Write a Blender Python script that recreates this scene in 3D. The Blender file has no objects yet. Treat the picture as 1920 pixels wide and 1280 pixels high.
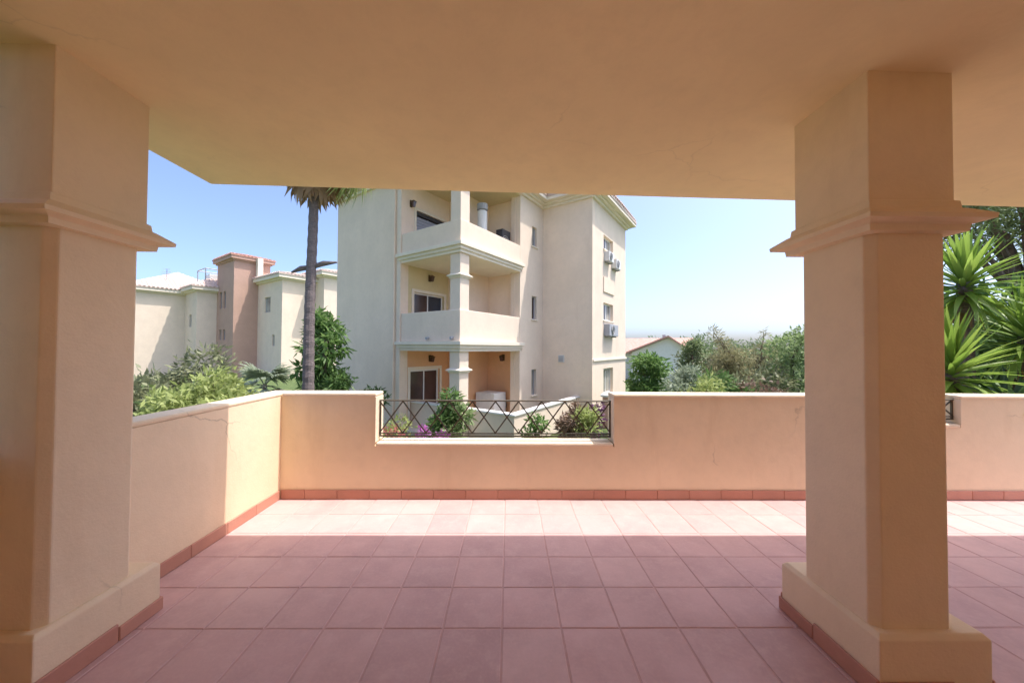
import bpy, bmesh, math, random
import numpy as np
from mathutils import Vector, Matrix

scene = bpy.context.scene
col = scene.collection
random.seed(7)

# ------------------------------------------------------------------ camera, world, sun, exposure
cd = bpy.data.cameras.new('camera')
cam = bpy.data.objects.new('camera', cd)
col.objects.link(cam)
cd.sensor_width = 36.0
cd.lens = 649.15 / 1920 * 36.0
cd.clip_start, cd.clip_end = 0.05, 2000
YAW, PITCH, ROLL = 0.0094, 0.0174, 0.0057
cam.matrix_world = (Matrix.Translation((0, 0, 1.59)) @ Matrix.Rotation(-YAW, 4, 'Z')
                    @ Matrix.Rotation(math.pi / 2 + PITCH, 4, 'X') @ Matrix.Rotation(ROLL, 4, 'Z'))
scene.camera = cam

SUN_EL, SUN_AZ = math.radians(67), math.radians(87.5)      # azimuth clockwise from +Y
w = bpy.data.worlds.new('World')
scene.world = w
w.use_nodes = True
nt = w.node_tree
bg = nt.nodes['Background']
sky = nt.nodes.new('ShaderNodeTexSky')
sky.sky_type = 'NISHITA'
sky.sun_disc = False
sky.sun_elevation = SUN_EL
sky.sun_rotation = SUN_AZ
sky.air_density, sky.dust_density, sky.ozone_density = 0.56, 3.1, 3.5
nt.links.new(sky.outputs[0], bg.inputs[0])
bg.inputs[1].default_value = 0.144

sd = bpy.data.lights.new('sun', 'SUN')
sd.energy = 2.0
sd.angle = math.radians(0.5)
sd.color = (1.0, 0.93, 0.86)
sun = bpy.data.objects.new('sun', sd)
col.objects.link(sun)
sv = Vector((math.sin(SUN_AZ) * math.cos(SUN_EL), math.cos(SUN_AZ) * math.cos(SUN_EL), math.sin(SUN_EL)))
sun.rotation_euler = sv.to_track_quat('Z', 'Y').to_euler()
sun.location = (20, 0, 40)

scene.view_settings.view_transform = 'Standard'
scene.view_settings.look = 'None'
scene.view_settings.exposure = 1.54
scene.view_settings.gamma = 1.0
scene.view_settings.use_curve_mapping = False
scene.cycles.max_bounces = 12
scene.cycles.diffuse_bounces = 8
scene.cycles.transparent_max_bounces = 8

# ------------------------------------------------------------------ materials
def new_mat(name):
    m = bpy.data.materials.new(name)
    m.use_nodes = True
    return m, m.node_tree, m.node_tree.nodes['Principled BSDF']

def N(nt, t, **k):
    n = nt.nodes.new(t)
    for a, v in k.items():
        setattr(n, a, v)
    return n

def mixcol(nt, fac, a, b):
    m = N(nt, 'ShaderNodeMix', data_type='RGBA')
    for s, v in ((0, fac), (6, a), (7, b)):
        if hasattr(v, 'is_output') or hasattr(v, 'links'):
            nt.links.new(v, m.inputs[s])
        else:
            m.inputs[s].default_value = v if s == 0 else (*v, 1)
    return m.outputs[2]

def noise(nt, scale, detail=4, rough=0.55, coord='Object', stretch=None):
    tc = N(nt, 'ShaderNodeTexCoord')
    n = N(nt, 'ShaderNodeTexNoise')
    n.inputs['Scale'].default_value = scale
    n.inputs['Detail'].default_value = detail
    n.inputs['Roughness'].default_value = rough
    if stretch:
        mp = N(nt, 'ShaderNodeMapping')
        mp.inputs['Scale'].default_value = stretch
        nt.links.new(tc.outputs[coord], mp.inputs[0])
        nt.links.new(mp.outputs[0], n.inputs['Vector'])
    else:
        nt.links.new(tc.outputs[coord], n.inputs['Vector'])
    return n.outputs['Fac']

def ramp(nt, src, stops):
    r = N(nt, 'ShaderNodeValToRGB')
    e = r.color_ramp.elements
    e[0].position, e[0].color = stops[0][0], (*stops[0][1], 1)
    e[1].position, e[1].color = stops[-1][0], (*stops[-1][1], 1)
    for p, c in stops[1:-1]:
        x = e.new(p)
        x.color = (*c, 1)
    nt.links.new(src, r.inputs[0])
    return r.outputs[0]

def bump(nt, b, src, strength, dist):
    n = N(nt, 'ShaderNodeBump')
    n.inputs['Strength'].default_value = strength
    n.inputs['Distance'].default_value = dist
    nt.links.new(src, n.inputs['Height'])
    nt.links.new(n.outputs[0], b.inputs['Normal'])

def sc(c, k):
    return tuple(min(1, x * k) for x in c)

def plaster(name, c, rough=0.85, var=0.08, bscale=90, bd=0.003, stain=None, crack=0.0):
    m, nt, b = new_mat(name)
    big = noise(nt, 1.3, 5)
    colr = ramp(nt, big, [(0.25, sc(c, 1 - var)), (0.75, sc(c, 1 + var * .5))])
    if stain:
        st = noise(nt, 2.2, 6, 0.65, stretch=(1, 1, 0.22))
        f = ramp(nt, st, [(0.56, (0, 0, 0)), (0.74, (.6, .6, .6))])
        colr = mixcol(nt, f, colr, stain)
    mott = noise(nt, 7.0, 6, 0.7)
    colr = mixcol(nt, ramp(nt, mott, [(0.45, (0, 0, 0)), (0.8, (.55, .55, .55))]), colr, sc(c, .86))
    if crack:
        tc = N(nt, 'ShaderNodeTexCoord')
        ds = N(nt, 'ShaderNodeTexNoise')
        ds.inputs['Scale'].default_value = 3.5
        ds.inputs['Detail'].default_value = 6
        nt.links.new(tc.outputs['Object'], ds.inputs['Vector'])
        va = N(nt, 'ShaderNodeVectorMath', operation='MULTIPLY_ADD')
        nt.links.new(ds.outputs['Color'], va.inputs[0])
        va.inputs[1].default_value = (.35, .35, .35)
        nt.links.new(tc.outputs['Object'], va.inputs[2])
        vo = N(nt, 'ShaderNodeTexVoronoi', feature='DISTANCE_TO_EDGE')
        vo.inputs['Scale'].default_value = 0.8
        nt.links.new(va.outputs[0], vo.inputs['Vector'])
        line = ramp(nt, vo.outputs['Distance'], [(0.0015, (1, 1, 1)), (0.005, (0, 0, 0))])
        msk = ramp(nt, noise(nt, .9, 2), [(0.56, (0, 0, 0)), (0.64, (crack, crack, crack))])
        mm = N(nt, 'ShaderNodeMath', operation='MULTIPLY')
        nt.links.new(line, mm.inputs[0])
        nt.links.new(msk, mm.inputs[1])
        colr = mixcol(nt, mm.outputs[0], colr, sc(c, .45))
    nt.links.new(colr, b.inputs['Base Color'])
    b.inputs['Roughness'].default_value = rough
    b.inputs['Specular IOR Level'].default_value = 0.2
    n1, n2 = noise(nt, bscale, 3), noise(nt, bscale * .16, 4)
    ad = N(nt, 'ShaderNodeMath', operation='MULTIPLY_ADD')
    nt.links.new(n2, ad.inputs[0])
    ad.inputs[1].default_value = 2.2
    nt.links.new(n1, ad.inputs[2])
    bump(nt, b, ad.outputs[0], 0.4, bd)
    return m

def plain(name, c, rough=0.5, metal=0.0, var=0.15, scale=6, stretch=None):
    m, nt, b = new_mat(name)
    colr = ramp(nt, noise(nt, scale, 4, stretch=stretch), [(0.3, sc(c, 1 - var)), (0.7, sc(c, 1 + var))])
    if stretch:
        bump(nt, b, noise(nt, scale, 4, stretch=stretch), 1.0, 0.03)
    nt.links.new(colr, b.inputs['Base Color'])
    b.inputs['Roughness'].default_value = rough
    b.inputs['Metallic'].default_value = metal
    return m

def tile_mat(name, c, c2, rough=0.5):
    m, nt, b = new_mat(name)
    oi = N(nt, 'ShaderNodeObjectInfo')
    colr = ramp(nt, oi.outputs['Random'], [(0.0, c), (0.35, c2), (0.6, sc(c, .95)), (0.8, (c[0] * .98, c[1] * 1.01, c[2] * 1.01)), (1.0, sc(c2, .92))])
    geo = N(nt, 'ShaderNodeTexCoord')
    n1 = N(nt, 'ShaderNodeTexNoise')
    n1.inputs['Scale'].default_value = 2.4
    n1.inputs['Detail'].default_value = 6
    n1.inputs['Roughness'].default_value = 0.6
    gp = N(nt, 'ShaderNodeNewGeometry')
    nt.links.new(gp.outputs['Position'], n1.inputs['Vector'])
    f = ramp(nt, n1.outputs['Fac'], [(0.42, (0, 0, 0)), (0.72, (.6, .6, .6))])
    colr = mixcol(nt, f, colr, sc(c2, 0.74))
    n3 = N(nt, 'ShaderNodeTexNoise')
    n3.inputs['Scale'].default_value = 9.0
    n3.inputs['Detail'].default_value = 7
    n3.inputs['Roughness'].default_value = 0.72
    nt.links.new(gp.outputs['Position'], n3.inputs['Vector'])
    f3 = ramp(nt, n3.outputs['Fac'], [(0.5, (0, 0, 0)), (0.78, (.5, .5, .5))])
    colr = mixcol(nt, f3, colr, (min(1, c[0] * 1.12), c[1] * 1.25, c[2] * 1.25))
    n2 = N(nt, 'ShaderNodeTexNoise')
    n2.inputs['Scale'].default_value = 60
    n2.inputs['Detail'].default_value = 3
    nt.links.new(gp.outputs['Position'], n2.inputs['Vector'])
    f2 = ramp(nt, n2.outputs['Fac'], [(0.45, (0, 0, 0)), (0.8, (.22, .22, .22))])
    colr = mixcol(nt, f2, colr, sc(c, 1.2))
    nt.links.new(colr, b.inputs['Base Color'])
    rr = ramp(nt, n1.outputs['Fac'], [(0.3, (rough - .1,) * 3), (0.7, (rough + .15,) * 3)])
    nt.links.new(rr, b.inputs['Roughness'])
    b.inputs['Specular IOR Level'].default_value = 0.25
    bump(nt, b, n2.outputs['Fac'], 0.15, 0.002)
    return m

def leaf_mat(name, c1, c2, trans=0.35, rough=0.5):
    m, nt, b = new_mat(name)
    g = N(nt, 'ShaderNodeNewGeometry')
    oi = N(nt, 'ShaderNodeObjectInfo')
    ad = N(nt, 'ShaderNodeMath', operation='ADD')
    nt.links.new(g.outputs['Random Per Island'], ad.inputs[0])
    nt.links.new(oi.outputs['Random'], ad.inputs[1])
    fr = N(nt, 'ShaderNodeMath', operation='FRACT')
    nt.links.new(ad.outputs[0], fr.inputs[0])
    big = ramp(nt, noise(nt, 1.6, 3), [(0.35, (0, 0, 0)), (0.65, (1, 1, 1))])
    mx = N(nt, 'ShaderNodeMath', operation='MULTIPLY_ADD')
    nt.links.new(fr.outputs[0], mx.inputs[0])
    mx.inputs[1].default_value = 0.65
    sp = N(nt, 'ShaderNodeMath', operation='MULTIPLY')
    nt.links.new(big, sp.inputs[0])
    sp.inputs[1].default_value = 0.35
    nt.links.new(sp.outputs[0], mx.inputs[2])
    colr = mixcol(nt, mx.outputs[0], c1, c2)
    nt.links.new(colr, b.inputs['Base Color'])
    b.inputs['Roughness'].default_value = rough
    b.inputs['Specular IOR Level'].default_value = 0.35
    tr = N(nt, 'ShaderNodeBsdfTranslucent')
    nt.links.new(colr, tr.inputs[0])
    ms = N(nt, 'ShaderNodeMixShader')
    ms.inputs[0].default_value = trans
    nt.links.new(b.outputs[0], ms.inputs[1])
    nt.links.new(tr.outputs[0], ms.inputs[2])
    nt.links.new(ms.outputs[0], nt.nodes['Material Output'].inputs[0])
    return m

def glass_mat(name, c, rough=0.06):
    m, nt, b = new_mat(name)
    colr = ramp(nt, noise(nt, 1.1, 2), [(0.3, sc(c, .6)), (0.7, sc(c, 1.5))])
    nt.links.new(colr, b.inputs['Base Color'])
    b.inputs['Roughness'].default_value = rough
    b.inputs['Specular IOR Level'].default_value = 0.5
    return m

def roof_mat(name, c1, c2):
    m, nt, b = new_mat(name)
    n = noise(nt, 5, 5)
    colr = ramp(nt, n, [(0.3, c1), (0.7, c2)])
    nt.links.new(colr, b.inputs['Base Color'])
    b.inputs['Roughness'].default_value = 0.8
    return m

MT = dict(
    terr=plaster('terrace_plaster', (.84, .695, .495), stain=(.69, .54, .36), crack=.7),
    ceil=plaster('ceiling_paint', (.88, .73, .46), crack=.22, bscale=40, bd=0.002),
    cope=plaster('coping_plaster', (.79, .665, .50), stain=(.62, .52, .40)),
    house=plaster('ochre_bounce_paint', (.82, .60, .27)),  # ochre picked to warm the bounce light; these walls stay out of view
    cream=plaster('cream_render', (.84, .69, .55), bscale=30, stain=(.75, .60, .47)),
    cream2=plaster('pale_cream_render', (.78, .655, .53), bscale=30, stain=(.70, .57, .45)),
    pale=plaster('white_trim_render', (.80, .72, .60), bscale=30),
    ochre=plaster('peach_render', (.72, .42, .24), bscale=30),
    yell=plaster('soft_yellow_render', (.66, .55, .33), bscale=30),
    pink=plaster('dusty_pink_render', (.53, .345, .27), bscale=30, stain=(.46, .31, .26)),
    tile=tile_mat('terracotta_tile', (.62, .40, .38), (.56, .365, .355)),
    skirt=tile_mat('red_skirting_tile', (.50, .245, .18), (.55, .29, .215)),
    grout=plain('grout', (.53, .335, .31), 0.9),
    iron=plain('dark_iron', (.10, .085, .06), 0.5, 0.3),
    white=plain('white_paint', (.75, .75, .74), 0.4, 0, .04),
    grey=plain('grey_paint', (.36, .37, .40), 0.5, 0, .08),
    dgrey=plain('dark_plastic', (.035, .035, .04), 0.4),
    lgrey=plain('light_grey_plastic', (.66, .65, .63), 0.45, 0, .06),
    shutter=plain('blue_grey_shutter', (.34, .36, .44), 0.5, 0, .06),
    glass=glass_mat('window_glass', (.03, .035, .05)),
    brown=glass_mat('brown_curtained_glass', (.055, .032, .028), .12),
    pgl=glass_mat('pale_curtained_glass', (.30, .29, .26), .15),
    brass=plain('bronze_lamp', (.10, .06, .02), 0.5, 0.5),
    roof=roof_mat('clay_roof_tile', (.42, .20, .15), (.56, .33, .26)),
    roof2=roof_mat('pale_clay_roof_tile', (.52, .40, .34), (.60, .48, .42)),
    roof3=roof_mat('faded_clay_tile', (.50, .26, .20), (.60, .36, .30)),
    bark=plain('bark', (.13, .095, .07), 0.9, 0, .4, 9),
    palmbark=plain('palm_bark', (.19, .155, .15), 0.9, 0, .35, 14, (1, 1, 7)),
    dead=leaf_mat('dead_frond', (.20, .12, .055), (.33, .22, .12), .25),
    gol=leaf_mat('olive_leaf', (.10, .12, .055), (.34, .36, .21), .35),
    gyel=leaf_mat('lime_leaf', (.24, .31, .08), (.48, .54, .22), .45),
    gmid=leaf_mat('mid_green_leaf', (.055, .12, .035), (.20, .32, .10), .4),
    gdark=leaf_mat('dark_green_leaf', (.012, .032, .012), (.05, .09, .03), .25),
    gblue=leaf_mat('blue_green_leaf', (.16, .24, .09), (.37, .47, .22), .4),
    gpale=leaf_mat('pale_sage_leaf', (.22, .27, .17), (.42, .48, .36), .4),
    gfern=leaf_mat('fresh_green_leaf', (.09, .19, .04), (.25, .38, .13), .45),
    gyuc=leaf_mat('yucca_leaf', (.13, .24, .03), (.33, .46, .10), .45, .4),
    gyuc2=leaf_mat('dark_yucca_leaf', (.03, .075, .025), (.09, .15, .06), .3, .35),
    gbrn=leaf_mat('brown_green_needle', (.20, .20, .09), (.44, .40, .23), .4),
    gbrn2=leaf_mat('dry_brown_leaf', (.13, .08, .055), (.30, .21, .15), .3),
    gcon=leaf_mat('conifer_needle', (.10, .15, .055), (.27, .34, .16), .38),
    pinkf=leaf_mat('pink_flower', (.45, .10, .12), (.65, .30, .25), .4),
    purpf=leaf_mat('purple_flower', (.32, .06, .30), (.55, .22, .5), .4),
    plum=leaf_mat('plum_leaf', (.09, .03, .07), (.24, .12, .2), .3),
)

def grass_mat():
    m, nt, b = new_mat('lawn')
    n = noise(nt, 3.0, 8, .7)
    c = ramp(nt, n, [(0.3, (.05, .08, .02)), (0.55, (.10, .15, .04)), (0.8, (.20, .19, .08))])
    nt.links.new(c, b.inputs['Base Color'])
    b.inputs['Roughness'].default_value = 0.95
    bump(nt, b, noise(nt, 60, 5, .8), 1.0, 0.05)
    return m
MT['lawn'] = grass_mat()
MT['paving'] = plain('pale_paving', (.60, .52, .43), 0.85)

# ------------------------------------------------------------------ mesh helpers
class MB:
    def __init__(s):
        s.v, s.f = [], []
    def add(s, vs, fs):
        o = len(s.v)
        s.v += [tuple(p) for p in vs]
        s.f += [tuple(i + o for i in f) for f in fs]
        return s
    def box(s, x0, x1, y0, y1, z0, z1):
        vs = [(x, y, z) for z in (z0, z1) for y in (y0, y1) for x in (x0, x1)]
        return s.add(vs, [(0, 2, 3, 1), (4, 5, 7, 6), (0, 1, 5, 4), (2, 6, 7, 3), (0, 4, 6, 2), (1, 3, 7, 5)])
    def prism(s, poly, z0, z1):            # poly counter-clockwise
        n = len(poly)
        vs = [(x, y, z0) for x, y in poly] + [(x, y, z1) for x, y in poly]
        fs = [tuple(range(n - 1, -1, -1)), tuple(range(n, 2 * n))]
        fs += [(i, (i + 1) % n, n + (i + 1) % n, n + i) for i in range(n)]
        return s.add(vs, fs)
    def rings(s, rings):                   # list of closed rings with equal counts, capped
        n = len(rings[0])
        vs = [p for r in rings for p in r]
        fs = [tuple(range(n - 1, -1, -1)), tuple(range((len(rings) - 1) * n, len(rings) * n))]
        for k in range(len(rings) - 1):
            for i in range(n):
                a, b_ = k * n + i, k * n + (i + 1) % n
                fs.append((a, b_, b_ + n, a + n))
        return s.add(vs, fs)
    def stack(s, x0, x1, y0, y1, prof):    # square profile stack: (z, offset)
        return s.rings([[(x0 - o, y0 - o, z), (x1 + o, y0 - o, z), (x1 + o, y1 + o, z), (x0 - o, y1 + o, z)] for z, o in prof])
    def tube(s, pts, rad, n=8):
        pts = [Vector(p) for p in pts]
        if not hasattr(rad, '__len__'):
            rad = [rad] * len(pts)
        rs = []
        for i, p in enumerate(pts):
            d = (pts[min(i + 1, len(pts) - 1)] - pts[max(i - 1, 0)]).normalized()
            a = d.cross(Vector((0, 0, 1)) if abs(d.z) < .9 else Vector((1, 0, 0))).normalized()
            b = d.cross(a)
            rs.append([p + (a * math.cos(t) + b * math.sin(t)) * rad[i] for t in [2 * math.pi * k / n for k in range(n)]])
        return s.rings(rs)
    def mesh(s, name, mat, bevel=0.0, smooth=False, seg=2):
        me = bpy.data.meshes.new(name)
        me.from_pydata(s.v, [], s.f)
        bm = bmesh.new()
        bm.from_mesh(me)
        if bevel:
            bm.edges.ensure_lookup_table()
            es = [e for e in bm.edges if len(e.link_faces) == 2 and e.calc_face_angle(0) > .5]
            bmesh.ops.bevel(bm, geom=es, offset=bevel, segments=seg, profile=.6, affect='EDGES', clamp_overlap=True)
        bmesh.ops.recalc_face_normals(bm, faces=bm.faces)
        if smooth:
            for f in bm.faces:
                f.smooth = True
        bm.to_mesh(me)
        bm.free()
        me.materials.append(MT[mat])
        return me
    def obj(s, name, mat, parent=None, bevel=0.0, smooth=False, seg=2, **props):
        return link(name, s.mesh(name, mat, bevel, smooth, seg), parent, **props)

def link(name, me, parent=None, loc=None, rot=None, **props):
    o = bpy.data.objects.new(name, me)
    col.objects.link(o)
    if parent:
        o.parent = parent
    if loc is not None:
        o.location = loc
    if rot is not None:
        o.rotation_euler = rot
    for k, v in props.items():
        o[k] = v
    return o

def thing(name, label, cat, loc=(0, 0, 0), rz=0.0, group=None):
    o = link(name, None, None, loc, (0, 0, rz), label=label, category=cat)
    o.empty_display_size = .2
    if group:
        o['group'] = group
    return o

def tag(o, label, cat, group=None):
    o['label'], o['category'] = label, cat
    if group:
        o['group'] = group
    return o

def quads_mesh(name, V, mat, smooth=False):
    """V: (n,4,3) array of separate quads"""
    V = np.asarray(V, dtype=np.float32)
    n = len(V)
    me = bpy.data.meshes.new(name)
    me.vertices.add(n * 4)
    me.vertices.foreach_set('co', V.reshape(-1))
    me.loops.add(n * 4)
    me.loops.foreach_set('vertex_index', np.arange(n * 4, dtype=np.int32))
    me.polygons.add(n)
    me.polygons.foreach_set('loop_start', np.arange(0, n * 4, 4, dtype=np.int32))
    me.polygons.foreach_set('loop_total', np.full(n, 4, dtype=np.int32))
    me.update(calc_edges=True)
    me.materials.append(MT[mat])
    return me

def unit(a):
    return a / np.maximum(np.linalg.norm(a, axis=-1, keepdims=True), 1e-9)

def leaf_cloud(clumps, n, L, W, seed, droop=0.0, out=0.6, inner=0.45):
    rng = np.random.default_rng(seed)
    C = np.array([c[:3] for c in clumps], float)
    R = np.array([c[3] if len(c) == 4 else c[3:6] for c in clumps], float) if all(len(c) == 4 for c in clumps) is False else np.array([[c[3]] * 3 for c in clumps], float)
    wts = np.prod(R, axis=1) ** (2 / 3)
    idx = rng.choice(len(C), n, p=wts / wts.sum())
    d = unit(rng.normal(size=(n, 3)))
    r = inner + (1.08 - inner) * rng.random(n) ** .6
    stray = rng.random(n) < .13
    r = np.where(stray, 1.0 + .55 * rng.random(n), r)
    P = C[idx] + d * R[idx] * r[:, None]
    t = unit(d * out + rng.normal(size=(n, 3)) * .7 + np.array([0, 0, -droop]))
    s = unit(np.cross(t, rng.normal(size=(n, 3))))
    nn = np.cross(t, s)
    l = L * (.6 + .8 * rng.random(n))[:, None]
    wd = W * (.6 + .8 * rng.random(n))[:, None]
    mid = P + t * l * .45 + nn * l * .06
    return np.stack([P, mid + s * wd * .5, P + t * l, mid - s * wd * .5], axis=1)

# ------------------------------------------------------------------ the setting: ground
g = MB().add([(-400, -100, -1.25), (400, -100, -1.25), (400, 600, -1.25), (-400, 600, -1.25)], [(0, 1, 2, 3)]).obj('ground', 'lawn')
g['kind'] = 'structure'

# added unseen pale slabs at the terrace foot, bouncing sunlight up to the ceiling
for i_, (xa, xb, ya, yb_) in enumerate(((-3.4, 9.0, 3.90, 5.15), (-3.4, -2.62, -4.0, 3.88))):
    pw = MB().box(xa, xb, ya, yb_, -1.40, -1.235).obj('bounce_slab', 'paving', bevel=.01)
    pw['kind'] = 'structure'

# ------------------------------------------------------------------ terrace
XL, YF, HP, SILL = -2.3814, 3.6642, 1.1026, 0.586
T, TX0, TY0 = 0.3354, -0.029, 1.99
XR = 6.0
YB = -1.3

fl = MB().box(XL - .2, XR + .2, YB - .2, YF + .2, -1.24, -0.0035).obj('floor', 'grout')
fl['kind'] = 'structure'

def tile_mesh(k):
    rnd = random.Random(k)
    h = T / 2 - .0045
    j = lambda: rnd.uniform(-.0012, .0012)
    q = [(-h + j(), -h + j()), (h + j(), -h + j()), (h + j(), h + j()), (-h + j(), h + j())]
    e = .004
    ins = [(x - math.copysign(e, x), y - math.copysign(e, y)) for x, y in q]
    return MB().rings([[(x, y, -.012) for x, y in q], [(x, y, -.0025) for x, y in q], [(x, y, 0) for x, y in ins]]).mesh('tile', 'tile')
TM = [tile_mesh(k) for k in range(5)]
rnd = random.Random(3)
rest = MB()
for i in range(-7, 19):
    for j in range(-10, 5):
        cx, cy = TX0 + (i + .5) * T, TY0 + (j + .5) * T
        if cx - T / 2 < XL - .12 or cy + T / 2 > YF + .12:
            continue
        if j >= -4 and i <= 16:
            link('tile', rnd.choice(TM), fl, (cx, cy, rnd.uniform(-.0008, .0008)),
                 (rnd.uniform(-.0022, .0022), rnd.uniform(-.0022, .0022), rnd.choice((0, 1, 2, 3)) * math.pi / 2))
        else:
            rest.box(cx - T / 2 + .0045, cx + T / 2 - .0045, cy - T / 2 + .0045, cy + T / 2 - .0045, -.012, rnd.uniform(-.001, .0))
o = rest.obj('tile_field', 'tile', fl)
o['kind'] = 'stuff'

# ceiling slab (gently falling to the right)
zc = lambda x: 2.945 - .0185 * x
x0, x1, ys, yb = -2.60, XR + .2, 3.016, YB - .2
ce = MB().add([(x0, yb, zc(x0)), (x1, yb, zc(x1)), (x1, ys, zc(x1)), (x0, ys, zc(x0)),
               (x0, yb, zc(x0) + .32), (x1, yb, zc(x1) + .32), (x1, ys, zc(x1) + .32), (x0, ys, zc(x0) + .32)],
              [(0, 3, 2, 1), (4, 5, 6, 7), (0, 1, 5, 4), (1, 2, 6, 5), (2, 3, 7, 6), (3, 0, 4, 7)]).obj('ceiling', 'ceil', bevel=.012)
ce['kind'] = 'structure'
hw = MB().box(XL - .2, XR + .2, YB - .2, YB, 0, 2.78).obj('house_wall', 'house')  # unseen back wall, set close behind the camera for more bounce light
hw['kind'] = 'structure'
sw = MB().box(XL - .2, XL, YB + .002, 1.25, HP + .01, 2.9).obj('sky_block_wall', 'house')  # added unseen wall, blocks skylight on the left pillar's front
sw['kind'] = 'structure'
sw = MB().box(XR, XR + .2, YB + .002, -.5, -.2, 2.8).obj('sky_block_wall', 'house')  # added unseen end wall, cuts grey skylight from the right opening
sw['kind'] = 'structure'

def skirting(parent, p0, p1, inward, h=.098, t=.014, start=0.0):
    """row of skirting tiles from p0 to p1 standing on the floor, proud of the wall by t towards inward"""
    p0, p1 = Vector((*p0, 0)), Vector((*p1, 0))
    d = (p1 - p0)
    Ltot = d.length
    d.normalize()
    n = Vector((*inward, 0))
    s = 0.0
    r_ = random.Random(int(Ltot * 1000))
    first = True
    while s < Ltot - .01:
        e = min(Ltot, s + (start if first and start else T))
        first = False
        L = e - s - .0025
        c = p0 + d * (s + L / 2)
        me = SK.get(round(L, 3))
        if me is None:
            me = MB().box(-L / 2, L / 2, 0, t, 0.001, h).mesh('skirting_tile', 'skirt', bevel=.004, seg=1)
            SK[round(L, 3)] = me
        o = link('skirting_tile', me, parent, (c.x, c.y, r_.uniform(-.002, .0015)))
        ang = math.atan2(d.y, d.x)
        yd = Vector((-math.sin(ang), math.cos(ang), 0))
        if yd.dot(n) < 0:
            ang += math.pi
        o.rotation_euler = (0, 0, ang + r_.uniform(-.004, .004))
        s = e
SK = {}

# parapets
lp = thing('parapet_wall', 'low rendered side wall of the terrace, half in shade, running back from the left pillar', 'wall', (XL - .1, 2.9, 0))
def world_child(parent):
    """matrix that cancels the parent's location for parts built in world coordinates"""
    return Matrix.Translation(-Vector(parent.location)) if parent else Matrix()
def wobj(mb, name, mat, parent, **k):
    o = mb.obj(name, mat, parent, **k)
    o.matrix_parent_inverse = (Matrix.Translation(parent.location) @ Matrix.Rotation(parent.rotation_euler.z, 4, 'Z')).inverted()
    return o

wobj(MB().prism([(XL - .2, YB), (XL, YB), (XL, YF), (XL - .2, YF)], -1.24, HP - .038), 'wall_body', 'terr', lp)
wobj(MB().box(XL - .205, XL + .004, YB, YF + .204, HP - .038, HP), 'coping', 'terr', lp, bevel=.018)
def fix(parent, before):
    inv = (Matrix.Translation(parent.location) @ Matrix.Rotation(parent.rotation_euler.z, 4, 'Z')).inverted()
    for c in list(bpy.data.objects):
        if c.parent == parent and c not in before:
            c.matrix_parent_inverse = inv
b4 = set(bpy.data.objects)
skirting(lp, (XL, YF - .016), (XL, 2.15), (1, 0))
skirting(lp, (XL, 1.55), (XL, -1.28), (1, 0))
fix(lp, b4)

GX0, GX1 = -1.40, 1.1223        # railing gap
HX0, HX1 = 3.55, 4.83           # gap behind the right pillar
SILL2 = .80
fp = thing('parapet_wall', 'low peach rendered front wall with pale coping and a railing gap', 'wall', (1.5, YF + .1, 0))
mb = MB()
segs = [(XL - .2, GX0, HP, False), (GX0, GX1, SILL, True), (GX1, HX0, HP, False), (HX0, HX1, SILL2, True), (HX1, XR, HP, False)]
prof = [(XL - .2, -1.24), (XR, -1.24), (XR, HP - .038)]
for a, b_, h, _ in reversed(segs):
    prof += [(b_, h - .038), (a, h - .038)]
n = len(prof)
# one closed wall outline with two lowered stretches, extruded by the wall's thickness
clean = []
for p in prof:
    if not clean or (abs(p[0] - clean[-1][0]) > 1e-6 or abs(p[1] - clean[-1][1]) > 1e-6):
        clean.append(p)
vs = [(x, YF, z) for x, z in clean] + [(x, YF + .2, z) for x, z in clean]
n = len(clean)
mb.add(vs, [tuple(range(n)), tuple(range(2 * n - 1, n - 1, -1))] + [(i, n + i, n + (i + 1) % n, (i + 1) % n) for i in range(n)])
wobj(mb, 'wall_body', 'terr', fp)
for a, b_, h, low in segs:
    aa = a + (.013 if low else 0) if a > XL - .1 else XL + .0105
    bb = b_ - (.013 if low else 0)
    if not low:
        aa = a - .012 if a > XL else XL + .0105
        bb = b_ + .012 if b_ < XR else b_
    else:
        aa, bb = a + .0135, b_ - .0135
    wobj(MB().box(aa, bb, YF - .012, YF + .212, h - .038, h), 'coping', 'cope', fp, bevel=.016)
# coping render on the gap jambs
for x, sgn, hh in ((GX0, 1, SILL), (GX1, -1, SILL), (HX0, 1, SILL2), (HX1, -1, SILL2)):
    a, b_ = sorted((x, x + sgn * .011))
    wobj(MB().box(a, b_, YF - .010, YF + .210, hh, HP - .039), 'jamb', 'cope', fp, bevel=.004)
b4 = set(bpy.data.objects)
skirting(fp, (XL + .016, YF), (XR, YF), (0, -1), start=.25)
fix(fp, b4)

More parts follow.
